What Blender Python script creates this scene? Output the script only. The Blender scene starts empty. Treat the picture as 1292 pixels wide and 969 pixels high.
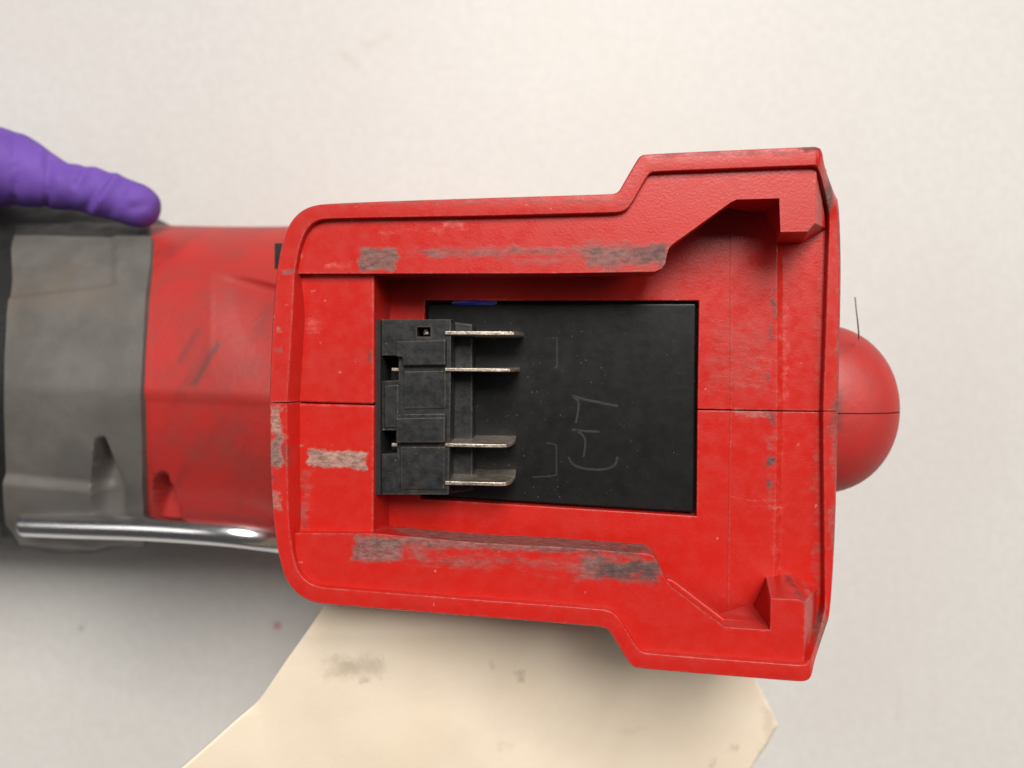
import bpy, bmesh, math, random
from mathutils import Vector, Matrix, noise as mnoise
random.seed(7)
R = math.radians
scene = bpy.context.scene
MM = 0.001

# ------------------------------------------------------------------ camera, world, lamps, exposure
HC = 238.0                                   # camera height above the table top, mm
cam_data = bpy.data.cameras.new('camera'); cam = bpy.data.objects.new('camera', cam_data)
scene.collection.objects.link(cam); scene.camera = cam
cam_data.lens = 28.0; cam_data.sensor_width = 36.0; cam_data.clip_start = 0.005; cam_data.clip_end = 50
cam.location = (0, 0, HC * MM); cam.rotation_euler = (0, 0, 0)
cam_data.dof.use_dof = True; cam_data.dof.focus_distance = 0.123; cam_data.dof.aperture_fstop = 15.0

world = bpy.data.worlds.new('World'); scene.world = world; world.use_nodes = True
wn = world.node_tree; bg = wn.nodes['Background']
bg.inputs[0].default_value = (1.0, 0.97, 0.94, 1); bg.inputs[1].default_value = 0.06

def area(name, loc, target, sx, sy, power, col):
    d = bpy.data.lights.new(name, 'AREA'); d.shape = 'RECTANGLE'; d.size = sx; d.size_y = sy
    d.energy = power; d.color = col
    o = bpy.data.objects.new(name, d); scene.collection.objects.link(o)
    o.location = loc
    o.rotation_euler = (Vector(target) - Vector(loc)).to_track_quat('-Z', 'Y').to_euler()
    return o
area('ceiling_lamp', (0.30, 1.55, 2.75), (0, 0, 0.05), 1.25, 1.6, 126.0, (1.0, 0.955, 0.895))
area('side_ceiling_lamp', (1.6, 0.60, 1.9), (0.05, 0, 0.05), 1.0, 1.0, 16.0, (1.0, 0.955, 0.90))
area('left_fill_light', (-1.3, 0.1, 1.5), (0.0, 0, 0.05), 0.7, 0.5, 2.5, (1.0, 0.96, 0.92))  # added fill from the left, not a known ceiling fixture
scene.view_settings.view_transform = 'Standard'; scene.view_settings.look = 'None'
scene.view_settings.exposure = 0.0; scene.view_settings.gamma = 1.0
scene.view_settings.use_curve_mapping = False
scene.cycles.max_bounces = 8

# ------------------------------------------------------------------ frames: image pixel -> real points
FPX, CX, CY = 1292 * 28 / 36.0, 646.0, 484.5
def ray(px, py): return Vector(((px - CX) / FPX, -(py - CY) / FPX, -1.0))
CAMP = Vector((0, 0, HC))
ORG = CAMP + ray(700, 512) * 120.0           # middle of the battery foot, 120 mm from the lens
AX = Vector((11646, -139, 1000)).normalized()
AZ0 = (Vector((0, 0, 1)) - AX * AX.z).normalized(); AY0 = AZ0.cross(AX)
rl = R(2.0)
AY = AY0 * math.cos(rl) + AZ0 * math.sin(rl); AZ = AZ0 * math.cos(rl) - AY0 * math.sin(rl)
def F(px, py, w):                            # tool frame (mm): the point at height w over the foot face
    d = ray(px, py); n = AZ
    t = (ORG + n * w - CAMP).dot(n) / d.dot(n)
    p = CAMP + d * t - ORG
    return Vector((p.dot(AX), p.dot(AY), w))
def L2W(v): return ORG + AX * v[0] + AY * v[1] + AZ * v[2]
def W2L(p):
    p = p - ORG
    return Vector((p.dot(AX), p.dot(AY), p.dot(AZ)))
def proj(v):
    p = L2W(v) - CAMP
    return (CX + FPX * p.x / -p.z, CY - FPX * p.y / -p.z)
def T(px, py, z=0.0):                        # world point (mm) at height z over the table
    return CAMP + ray(px, py) * (HC - z)

# ------------------------------------------------------------------ node helpers
def new_mat(name):
    m = bpy.data.materials.new(name); m.use_nodes = True
    return m, m.node_tree, m.node_tree.nodes['Principled BSDF']
def N(nt, typ, **kw):
    n = nt.nodes.new(typ)
    for k, v in kw.items(): setattr(n, k, v)
    return n
def put(nt, sock, val):
    if hasattr(val, 'is_linked') or isinstance(val, bpy.types.NodeSocket): nt.links.new(val, sock)
    else: sock.default_value = val
def math_(nt, op, a, b=None):
    n = N(nt, 'ShaderNodeMath', operation=op); put(nt, n.inputs[0], a)
    if b is not None: put(nt, n.inputs[1], b)
    return n.outputs[0]
def vmath(nt, op, a, b=None):
    n = N(nt, 'ShaderNodeVectorMath', operation=op); put(nt, n.inputs[0], a)
    if b is not None: put(nt, n.inputs[1], b)
    return n.outputs[0]
def coords(nt):                              # object coordinates in millimetres
    tc = N(nt, 'ShaderNodeTexCoord')
    return vmath(nt, 'MULTIPLY', tc.outputs['Object'], (1000, 1000, 1000))
def noise(nt, co, scale, detail=3, rough=0.55, stretch=None):
    if stretch: co = vmath(nt, 'MULTIPLY', co, stretch)
    n = N(nt, 'ShaderNodeTexNoise'); put(nt, n.inputs['Vector'], co)
    n.inputs['Scale'].default_value = scale; n.inputs['Detail'].default_value = detail
    n.inputs['Roughness'].default_value = rough
    return n
def remap(nt, v, a, b, c=0.0, d=1.0, smooth=True):
    n = N(nt, 'ShaderNodeMapRange', interpolation_type='SMOOTHSTEP' if smooth else 'LINEAR')
    put(nt, n.inputs[0], v)
    for i, x in enumerate((a, b, c, d)): n.inputs[i + 1].default_value = x
    return n.outputs[0]
def mix(nt, f, a, b):
    n = N(nt, 'ShaderNodeMix', data_type='RGBA')
    put(nt, n.inputs[0], f); put(nt, n.inputs[6], a); put(nt, n.inputs[7], b)
    return n.outputs[2]
def rgb(r, g, b):                            # sRGB bytes -> linear
    f = lambda c: (c / 255) / 12.92 if c / 255 <= 0.04045 else ((c / 255 + 0.055) / 1.055) ** 2.4
    return (f(r), f(g), f(b), 1)
def edge_mask(nt, radius, lo=0.005, hi=0.07):   # where the moulded surface turns sharply: edges rub pale, corners hold dust
    b = N(nt, 'ShaderNodeBevel', samples=4); b.inputs['Radius'].default_value = radius
    g = N(nt, 'ShaderNodeNewGeometry')
    d = N(nt, 'ShaderNodeVectorMath', operation='DOT_PRODUCT')
    nt.links.new(b.outputs[0], d.inputs[0]); nt.links.new(g.outputs['Normal'], d.inputs[1])
    return remap(nt, math_(nt, 'SUBTRACT', 1.0, d.outputs['Value']), lo, hi)
# one stain: soft box with a ragged edge, broken up by a mottle value
grp = bpy.data.node_groups.new('scuff_and_light_mask', 'ShaderNodeTree')
for nm, t in (('Coord', 'NodeSocketVector'), ('Mottle', 'NodeSocketFloat'), ('Center', 'NodeSocketVector'),
              ('Half', 'NodeSocketVector'), ('Soft', 'NodeSocketFloat'), ('Cover', 'NodeSocketFloat'),
              ('Strength', 'NodeSocketFloat'), ('Angle', 'NodeSocketFloat')):
    grp.interface.new_socket(nm, in_out='INPUT', socket_type=t)
grp.interface.new_socket('Mask', in_out='OUTPUT', socket_type='NodeSocketFloat')
gi = grp.nodes.new('NodeGroupInput'); go = grp.nodes.new('NodeGroupOutput')
_s = vmath(grp, 'SUBTRACT', gi.outputs['Coord'], gi.outputs['Center'])
_r = grp.nodes.new('ShaderNodeVectorRotate'); _r.rotation_type = 'Z_AXIS'
grp.links.new(_s, _r.inputs['Vector']); grp.links.new(gi.outputs['Angle'], _r.inputs['Angle'])
_a = vmath(grp, 'SUBTRACT', vmath(grp, 'ABSOLUTE', _r.outputs[0]), gi.outputs['Half'])
_x = grp.nodes.new('ShaderNodeSeparateXYZ'); grp.links.new(_a, _x.inputs[0])
_d = math_(grp, 'MAXIMUM', _x.outputs[0], _x.outputs[1])
_m = grp.nodes.new('ShaderNodeMapRange'); _m.interpolation_type = 'SMOOTHSTEP'
grp.links.new(_d, _m.inputs[0]); grp.links.new(gi.outputs['Soft'], _m.inputs[1])
grp.links.new(math_(grp, 'MULTIPLY', gi.outputs['Soft'], -1.0), _m.inputs[2])
_q = math_(grp, 'ADD', gi.outputs['Mottle'], gi.outputs['Cover'])
_q = math_(grp, 'ADD', _q, math_(grp, 'MULTIPLY', _m.outputs[0], 1.0))
_t = grp.nodes.new('ShaderNodeMapRange'); _t.interpolation_type = 'SMOOTHSTEP'
grp.links.new(_q, _t.inputs[0]); _t.inputs[1].default_value = 1.25; _t.inputs[2].default_value = 1.85
_o = math_(grp, 'MULTIPLY', math_(grp, 'MULTIPLY', _t.outputs[0], _m.outputs[0]), gi.outputs['Strength'])
grp.links.new(_o, go.inputs[0])

GREY = (0.165, 0.095, 0.085, 1); DARK = (0.045, 0.036, 0.036, 1); PALE = (0.60, 0.13, 0.11, 1)
TAN = (0.30, 0.19, 0.155, 1); DUST = (0.30, 0.06, 0.048, 1)
def box_from_px(x0, y0, x1, y1, w):
    a, b, c = F(x0, y0, w), F(x1, y1, w), F((x0 + x1) / 2, (y0 + y1) / 2, w)
    return c, (abs(b.x - a.x) / 2, abs(b.y - a.y) / 2, 1000)
def red_plastic(name, patches, base=(0.51, 0.0125, 0.0075, 1), rough=0.36, grime=0.25, bump=0.12, haze=0.0):
    m, nt, bs = new_mat(name); co = coords(nt)
    wob = noise(nt, co, 1.6, 4, 0.7); wob2 = noise(nt, co, 0.30, 2)
    off = vmath(nt, 'MULTIPLY', vmath(nt, 'SUBTRACT', wob.outputs['Color'], (0.5, 0.5, 0.5)), (1.7, 1.2, 0))
    off2 = vmath(nt, 'MULTIPLY', vmath(nt, 'SUBTRACT', wob2.outputs['Color'], (0.5, 0.5, 0.5)), (4.0, 1.6, 0))
    cw = vmath(nt, 'ADD', vmath(nt, 'ADD', co, off), off2)
    mot = noise(nt, co, 0.62, 8, 0.72, (0.55, 1.25, 1)).outputs[0]
    mot = remap(nt, mot, 0.22, 0.78, 0.0, 1.0, False)
    tone = remap(nt, noise(nt, co, 1.4, 6, 0.75, (0.5, 1.2, 1)).outputs[0], 0.3, 0.7, 0.45, 1.6)
    big = noise(nt, co, 0.06, 3).outputs[0]
    col = mix(nt, remap(nt, big, 0.35, 0.7), base, (base[0] * 0.95, base[1] * 1.2, base[2] * 1.2, 1))
    # dusty film
    film = math_(nt, 'MULTIPLY', remap(nt, noise(nt, co, 0.22, 5, 0.6).outputs[0], 0.45, 0.75), grime)
    col = mix(nt, film, col, DUST)
    rmask = film
    cmb = N(nt, 'ShaderNodeCombineXYZ')
    for k_ in range(3): nt.links.new(tone, cmb.inputs[k_])
    tone3 = cmb.outputs[0]
    for p in patches:
        (x0, y0, x1, y1, w, c, soft, cover, stren) = p[:9]
        ang = p[9] if len(p) > 9 else 0.0
        cen, half = box_from_px(x0, y0, x1, y1, w)
        g = N(nt, 'ShaderNodeGroup'); g.node_tree = grp
        put(nt, g.inputs['Coord'], cw); put(nt, g.inputs['Mottle'], mot)
        g.inputs['Center'].default_value = (cen.x, cen.y, 0); g.inputs['Half'].default_value = half
        g.inputs['Soft'].default_value = soft; g.inputs['Cover'].default_value = cover
        g.inputs['Strength'].default_value = stren; g.inputs['Angle'].default_value = R(ang)
        col = mix(nt, g.outputs[0], col, vmath(nt, 'MULTIPLY', c[:3], tone3))
        rmask = math_(nt, 'MAXIMUM', rmask, g.outputs[0])
    ed = math_(nt, 'MULTIPLY', edge_mask(nt, 0.0006), remap(nt, noise(nt, co, 0.9, 6, 0.72).outputs[0], 0.40, 0.62, 0.0, 0.62))
    col = mix(nt, ed, col, vmath(nt, 'MULTIPLY', (0.36, 0.125, 0.105), tone3))
    # tiny pale nicks and dust specks
    v = N(nt, 'ShaderNodeTexVoronoi'); put(nt, v.inputs['Vector'], cw); v.inputs['Scale'].default_value = 0.42
    speck = math_(nt, 'MULTIPLY', remap(nt, v.outputs['Distance'], 0.10, 0.04), remap(nt, noise(nt, co, 0.13, 2).outputs[0], 0.5, 0.62))
    col = mix(nt, math_(nt, 'MULTIPLY', speck, 0.55), col, (0.75, 0.35, 0.3, 1))
    sc = noise(nt, co, 0.9, 2, 0.5, (0.10, 2.2, 1)).outputs[0]
    scr = math_(nt, 'MULTIPLY', remap(nt, sc, 0.72, 0.80), 0.14)
    col = mix(nt, scr, col, PALE)
    nt.links.new(col, bs.inputs['Base Color'])
    rg = math_(nt, 'ADD', math_(nt, 'MULTIPLY', rmask, 0.32), remap(nt, noise(nt, co, 0.5, 4).outputs[0], 0.3, 0.7, rough - 0.06, rough + 0.08))
    nt.links.new(rg, bs.inputs['Roughness'])
    bs.inputs['IOR'].default_value = 1.46
    bp = N(nt, 'ShaderNodeBump'); bp.inputs['Strength'].default_value = bump; bp.inputs['Distance'].default_value = 0.0002
    h = math_(nt, 'ADD', noise(nt, co, 2.6, 3).outputs[0], math_(nt, 'MULTIPLY', math_(nt, 'MULTIPLY', rmask, mot), 1.6))
    h = math_(nt, 'ADD', h, math_(nt, 'MULTIPLY', noise(nt, co, 0.45, 4).outputs[0], 0.5))
    nt.links.new(h, bp.inputs['Height']); nt.links.new(bp.outputs[0], bs.inputs['Normal'])
    return m

WR = -1.2
rail_patches = [
    (452, 311, 503, 342, WR, GREY, 0.7, 0.42, 0.9), (490, 310, 560, 332, WR, GREY, 2.4, 0.16, 0.6),
    (520, 308, 790, 330, WR, GREY, 1.6, 0.18, 0.7), (640, 318, 810, 341, WR, GREY, 1.6, 0.02, 0.65),
    (735, 304, 850, 343, WR, GREY, 2.2, 0.42, 0.85), (800, 303, 850, 343, WR, DARK, 2.6, 0.24, 0.7),
    (474, 284, 560, 300, WR, PALE, 1.6, 0.08, 0.6), (552, 276, 590, 289, WR, PALE, 1.2, 0.35, 0.7),
    (405, 327, 448, 345, WR, PALE, 1.6, 0.10, 0.5), (372, 318, 384, 330, WR, PALE, 0.7, 0.3, 0.6),
    (440, 274, 500, 283, WR, GREY, 0.8, 0.0, 0.5),
    (443, 674, 510, 712, WR, GREY, 1.0, 0.42, 0.85), (490, 676, 570, 714, WR, GREY, 2.6, 0.10, 0.6),
    (520, 690, 770, 728, WR, GREY, 2.4, 0.14, 0.65), (725, 696, 838, 738, WR, GREY, 2.4, 0.36, 0.85),
    (750, 700, 838, 739, WR, DARK, 2.8, 0.34, 0.8), (470, 668, 826, 696, WR - 3, GREY, 0.8, 0.42, 0.75),
    (680, 682, 826, 698, WR - 3, DARK, 1.0, 0.12, 0.6), (640, 722, 790, 734, WR, GREY, 1.0, 0.10, 0.55),
    (996, 722, 1012, 756, -7, DARK, 0.9, 0.15, 0.7), (1010, 285, 1030, 297, -2, DARK, 0.9, 0.05, 0.7),
    (1029, 208, 1046, 292, -7, TAN, 0.9, 0.30, 0.35), (1015, 745, 1033, 838, -7, TAN, 0.9, 0.30, 0.30),
]
lip_patches = [
    (339, 511, 357, 592, 0, TAN, 0.8, 0.34, 0.85), (340, 545, 356, 592, 0, GREY, 0.8, 0.30, 0.75),
    (341, 596, 352, 606, 0, DARK, 0.5, 0.2, 0.6), (341, 618, 357, 645, 0, TAN, 0.8, 0.22, 0.7),
    (350, 411, 360, 420, 0, TAN, 0.5, 0.35, 0.6), (346, 436, 362, 447, 0, GREY, 0.6, 0.2, 0.6),
    (352, 340, 374, 348, 0, GREY, 0.6, 0.4, 0.7), (1004, 181, 1038, 190, 0, DARK, 0.6, 0.4, 0.8),
    (820, 189, 1010, 197, 0, GREY, 0.5, 0.12, 0.5), (410, 253, 800, 258, 0, GREY, 0.35, 0.08, 0.5),
    (1040, 184, 1066, 258, -5, GREY, 1.2, 0.6, 0.9), (1058, 250, 1068, 700, -12, GREY, 0.5, 0.15, 0.5),
    (1026, 780, 1060, 868, -6, GREY, 0.9, 0.3, 0.75), (360, 560, 372, 590, -2, DARK, 0.7, 0.1, 0.6),
    (1046, 500, 1062, 560, -12, DARK, 0.7, 0.05, 0.5), (800, 858, 1010, 866, -3, DARK, 0.5, 0.0, 0.6),
]
floor_patches = [
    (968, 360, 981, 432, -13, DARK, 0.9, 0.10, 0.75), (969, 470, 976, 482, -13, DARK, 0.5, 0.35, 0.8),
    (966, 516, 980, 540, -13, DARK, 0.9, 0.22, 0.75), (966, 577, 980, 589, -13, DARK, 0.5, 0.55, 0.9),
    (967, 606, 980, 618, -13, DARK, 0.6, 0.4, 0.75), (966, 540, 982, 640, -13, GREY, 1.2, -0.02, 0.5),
    (925, 515, 975, 530, -13, TAN, 0.8, 0.15, 0.5), (930, 440, 984, 500, -13, PALE, 1.6, -0.08, 0.3),
    (922, 629, 970, 632, -13, PALE, 0.3, 0.30, 0.7, 8), (970, 636, 990, 644, -13, PALE, 0.5, 0.2, 0.6),
    (980, 300, 989, 760, -12.3, PALE, 0.8, 0.0, 0.22), (880, 390, 980, 510, -13, DUST, 3.5, 0.1, 0.35),  # first entry: light caught by the step edge, put into the colour
    (988, 370, 1000, 520, -12.2, PALE, 0.9, 0.02, 0.5), (1036, 300, 1046, 760, -12.2, GREY, 0.5, 0.0, 0.35),
]
panel_patches = [
    (390, 567, 463, 592, -2.6, TAN, 0.45, 0.52, 0.92), (376, 560, 386, 566, -2.6, TAN, 0.5, 0.4, 0.6),
    (377, 640, 392, 655, -2.6, GREY, 0.7, 0.3, 0.7), (374, 590, 396, 672, -2.6, DUST, 1.2, 0.2, 0.5),
    (374, 350, 380, 500, -2.6, GREY, 0.6, 0.0, 0.5), (385, 400, 410, 425, -2.6, PALE, 1.0, 0.05, 0.5),
    (466, 440, 474, 460, -2.6, DARK, 0.5, 0.3, 0.7),
]
RAILRED = red_plastic('red_rail_plastic', rail_patches, grime=0.07)
LIPRED = red_plastic('red_rim_plastic', lip_patches, grime=0.10)
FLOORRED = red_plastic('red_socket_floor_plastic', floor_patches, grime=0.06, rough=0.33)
PANELRED = red_plastic('red_front_panel_plastic', panel_patches, grime=0.07, rough=0.33)

def body_red(name):
    m, nt, bs = new_mat(name); co = coords(nt)
    base = (0.46, 0.022, 0.018, 1)
    big = noise(nt, co, 0.045, 4).outputs[0]
    col = mix(nt, remap(nt, big, 0.3, 0.7), base, (0.37, 0.026, 0.022, 1))
    film = remap(nt, noise(nt, co, 0.11, 5, 0.6).outputs[0], 0.42, 0.75)
    col = mix(nt, math_(nt, 'MULTIPLY', film, 0.45), col, (0.20, 0.05, 0.042, 1))
    rt = N(nt, 'ShaderNodeVectorRotate', rotation_type='Z_AXIS'); put(nt, rt.inputs['Vector'], co); rt.inputs['Angle'].default_value = R(-62)
    st = noise(nt, rt.outputs[0], 0.10, 5, 0.62, (0.35, 1.5, 0.4)).outputs[0]
    col = mix(nt, math_(nt, 'MULTIPLY', remap(nt, st, 0.55, 0.80), 0.55), col, (0.075, 0.02, 0.018, 1))
    for (x0, y0, x1, y1, a, s, wz) in ((245, 428, 272, 490, 27, 0.95, -34), (222, 410, 246, 462, 27, 0.62, -34), (290, 360, 350, 450, 0, 0.45, -34), (270, 530, 335, 630, 12, 0.28, -34), (325, 295, 345, 312, 30, 0.5, -34), (200, 560, 240, 640, -20, 0.3, -34), (1053, 490, 1071, 548, 0, 0.9, -17), (1075, 570, 1120, 610, 20, 0.25, -20)):
        cen, half = box_from_px(x0, y0, x1, y1, wz)
        g = N(nt, 'ShaderNodeGroup'); g.node_tree = grp
        put(nt, g.inputs['Coord'], co); put(nt, g.inputs['Mottle'], st)
        if a: half = (half[0] * 0.45, half[1] * 1.05, 1000)
        g.inputs['Center'].default_value = (cen.x, cen.y, 0); g.inputs['Half'].default_value = half
        g.inputs['Soft'].default_value = 6.0 if s < 0.6 else 2.6; g.inputs['Cover'].default_value = 0.1 if s < 0.6 else 0.45
        g.inputs['Strength'].default_value = s; g.inputs['Angle'].default_value = R(a)
        col = mix(nt, g.outputs[0], col, (0.07, 0.035, 0.03, 1))
    nt.links.new(col, bs.inputs['Base Color']); bs.inputs['Roughness'].default_value = 0.5
    bp = N(nt, 'ShaderNodeBump'); bp.inputs['Strength'].default_value = 0.2; bp.inputs['Distance'].default_value = 0.0004
    nt.links.new(noise(nt, co, 0.5, 4).outputs[0], bp.inputs['Height']); nt.links.new(bp.outputs[0], bs.inputs['Normal'])
    return m
BODYRED = body_red('red_body_plastic')

def simple(name, base, rough, metallic=0.0, var=0.25, scale=0.3, bump=0.15, dist=0.0002, dust=None, dust_amt=0.3, speck=0.0, stretch=None, spec=None, rvar=1.0, edge=None):
    m, nt, bs = new_mat(name); co = coords(nt)
    n1 = noise(nt, co, scale, 5, 0.6, stretch).outputs[0]
    lo = tuple(c * (1 - var) for c in base[:3]) + (1,); hi = tuple(min(1, c * (1 + var)) for c in base[:3]) + (1,)
    col = mix(nt, remap(nt, n1, 0.3, 0.7), lo, hi)
    if dust:
        d = remap(nt, noise(nt, co, scale * 0.6, 6, 0.68).outputs[0], 0.47, 0.72)
        col = mix(nt, math_(nt, 'MULTIPLY', d, dust_amt), col, dust)
    if edge:
        ed = math_(nt, 'MULTIPLY', edge_mask(nt, 0.0005), remap(nt, noise(nt, co, 1.0, 6, 0.7).outputs[0], 0.35, 0.65, 0.1, 0.8))
        col = mix(nt, ed, col, edge)
    if speck:
        v = N(nt, 'ShaderNodeTexVoronoi'); put(nt, v.inputs['Vector'], co); v.inputs['Scale'].default_value = 0.75
        s = math_(nt, 'MULTIPLY', remap(nt, v.outputs['Distance'], 0.13, 0.06), remap(nt, noise(nt, co, 0.09, 3).outputs[0], 0.45, 0.6))
        col = mix(nt, math_(nt, 'MULTIPLY', s, speck), col, (0.5, 0.42, 0.33, 1))
    nt.links.new(col, bs.inputs['Base Color'])
    nt.links.new(remap(nt, noise(nt, co, scale * 2.2, 4).outputs[0], 0.3, 0.7, rough - 0.08 * rvar, rough + 0.1 * rvar), bs.inputs['Roughness'])
    bs.inputs['Metallic'].default_value = metallic
    if spec is not None: bs.inputs['Specular IOR Level'].default_value = spec
    bp = N(nt, 'ShaderNodeBump'); bp.inputs['Strength'].default_value = bump; bp.inputs['Distance'].default_value = dist
    nt.links.new(noise(nt, co, scale * 4, 4).outputs[0], bp.inputs['Height']); nt.links.new(bp.outputs[0], bs.inputs['Normal'])
    return m
BLACK = simple('black_terminal_plastic', (0.011, 0.0118, 0.013, 1), 0.42, var=0.3, scale=0.35, bump=0.25, dist=0.00015, dust=(0.09, 0.075, 0.06, 1), dust_amt=0.22, speck=0.4, edge=(0.085, 0.074, 0.062, 1))
COVER = simple('black_cover_plastic', (0.0065, 0.0067, 0.0072, 1), 0.34, var=0.08, scale=0.2, bump=0.06, dust=(0.017, 0.016, 0.0145, 1), dust_amt=0.45, speck=0.12, spec=0.35, rvar=0.3)
SCRATCH = simple('scratched_black_plastic', (0.0145, 0.0145, 0.0145, 1), 0.5, scale=1.0)
VOID = simple('cavity_shade_black', (0.006, 0.006, 0.006, 1), 0.7)  # near-black colour standing for shade inside gaps and openings
BLADE = simple('tinned_brass_blade', (0.50, 0.44, 0.37, 1), 0.36, metallic=0.85, var=0.25, scale=0.5, bump=0.35, dist=0.0002, dust=(0.22, 0.17, 0.13, 1), dust_amt=0.6)
CHROME = simple('chromed_steel', (0.86, 0.86, 0.88, 1), 0.23, metallic=1.0, var=0.06, scale=0.3, bump=0.0, stretch=(0.15, 1, 1), rvar=0.25)
RUBBER = simple('worn_grey_rubber', (0.115, 0.108, 0.100, 1), 0.55, var=0.18, scale=0.07, bump=0.25, dist=0.0004, dust=(0.15, 0.105, 0.070, 1), dust_amt=0.55)
RUBBERD = simple('dark_grey_rubber', (0.040, 0.038, 0.035, 1), 0.6, var=0.2, scale=0.1, bump=0.25, dist=0.0004, dust=(0.12, 0.10, 0.08, 1), dust_amt=0.4)
RUBBERK = simple('black_rubber', (0.022, 0.021, 0.019, 1), 0.6, var=0.2, scale=0.1, bump=0.2, dist=0.0004, dust=(0.07, 0.06, 0.05, 1), dust_amt=0.4)
BLUE = simple('blue_wire_insulation', (0.01, 0.025, 0.30, 1), 0.4)
HAIR = simple('grey_hair_fibre', (0.28, 0.27, 0.26, 1), 0.5)

def glove_mat():
    m, nt, bs = new_mat('purple_nitrile'); co = coords(nt)
    col = mix(nt, remap(nt, noise(nt, co, 0.09, 3).outputs[0], 0.3, 0.7), (0.125, 0.058, 0.33, 1), (0.16, 0.076, 0.40, 1))
    nt.links.new(col, bs.inputs['Base Color']); bs.inputs['Roughness'].default_value = 0.68; bs.inputs['Specular IOR Level'].default_value = 0.3
    bs.inputs['Subsurface Weight'].default_value = 0.1; bs.inputs['Subsurface Radius'].default_value = (0.001, 0.0006, 0.002)
    bp = N(nt, 'ShaderNodeBump'); bp.inputs['Strength'].default_value = 0.2; bp.inputs['Distance'].default_value = 0.0006
    h = math_(nt, 'ADD', noise(nt, co, 0.16, 3, 0.5, (1.5, 0.5, 0.6)).outputs[0], math_(nt, 'MULTIPLY', noise(nt, co, 2.0, 2).outputs[0], 0.06))
    nt.links.new(h, bp.inputs['Height']); nt.links.new(bp.outputs[0], bs.inputs['Normal'])
    return m
GLOVE = glove_mat()

def table_mat():
    m, nt, bs = new_mat('pale_laminate'); co = vmath(nt, 'ADD', coords(nt), (0, 0, 13.37))
    rt = N(nt, 'ShaderNodeVectorRotate', rotation_type='EULER_XYZ'); put(nt, rt.inputs['Vector'], co); rt.inputs['Rotation'].default_value = (0.7, 0.5, 0.6)
    n1 = noise(nt, rt.outputs[0], 0.42, 5, 0.65).outputs[0]; n2 = noise(nt, co, 0.012, 4, 0.55).outputs[0]
    col = mix(nt, remap(nt, n1, 0.35, 0.68), (0.556, 0.546, 0.528, 1), (0.592, 0.582, 0.565, 1))
    col = mix(nt, math_(nt, 'MULTIPLY', remap(nt, n2, 0.4, 0.7), 0.25), col, (0.54, 0.50, 0.47, 1))
    nb = noise(nt, co, 0.12, 3).outputs[0]
    def blot(px, py, hx, hy, c, s, soft, cover=0.6, ang=0):
        nonlocal col
        p = T(px, py)
        g = N(nt, 'ShaderNodeGroup'); g.node_tree = grp
        put(nt, g.inputs['Coord'], co); put(nt, g.inputs['Mottle'], nb)
        g.inputs['Center'].default_value = (p.x, p.y, 0); g.inputs['Half'].default_value = (hx, hy, 1000)
        g.inputs['Soft'].default_value = soft; g.inputs['Cover'].default_value = cover
        g.inputs['Strength'].default_value = s; g.inputs['Angle'].default_value = R(ang)
        col = mix(nt, g.outputs[0], col, c)
    blot(440, 75, 4.0, 1.2, (0.40, 0.36, 0.30, 1), 0.35, 3.0, 0.5, 40); blot(475, 52, 5.0, 1.5, (0.42, 0.38, 0.32, 1), 0.25, 3.0, 0.5, -20)
    blot(555, 85, 4.0, 0.8, (0.42, 0.38, 0.32, 1), 0.3, 2.5, 0.5)
    blot(350, 789, 0.7, 0.7, (0.42, 0.06, 0.05, 1), 0.85, 1.3, 1.0); blot(102, 793, 0.5, 0.5, (0.15, 0.13, 0.12, 1), 0.6, 1.0, 1.0)
    blot(1133, 890, 0.4, 5.0, (0.48, 0.44, 0.42, 1), 0.5, 1.2, 0.6, 3); blot(760, 45, 4, 1.2, (0.45, 0.42, 0.38, 1), 0.2, 3)
    nt.links.new(col, bs.inputs['Base Color']); bs.inputs['Roughness'].default_value = 0.48
    return m
TABLE = table_mat()

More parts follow.
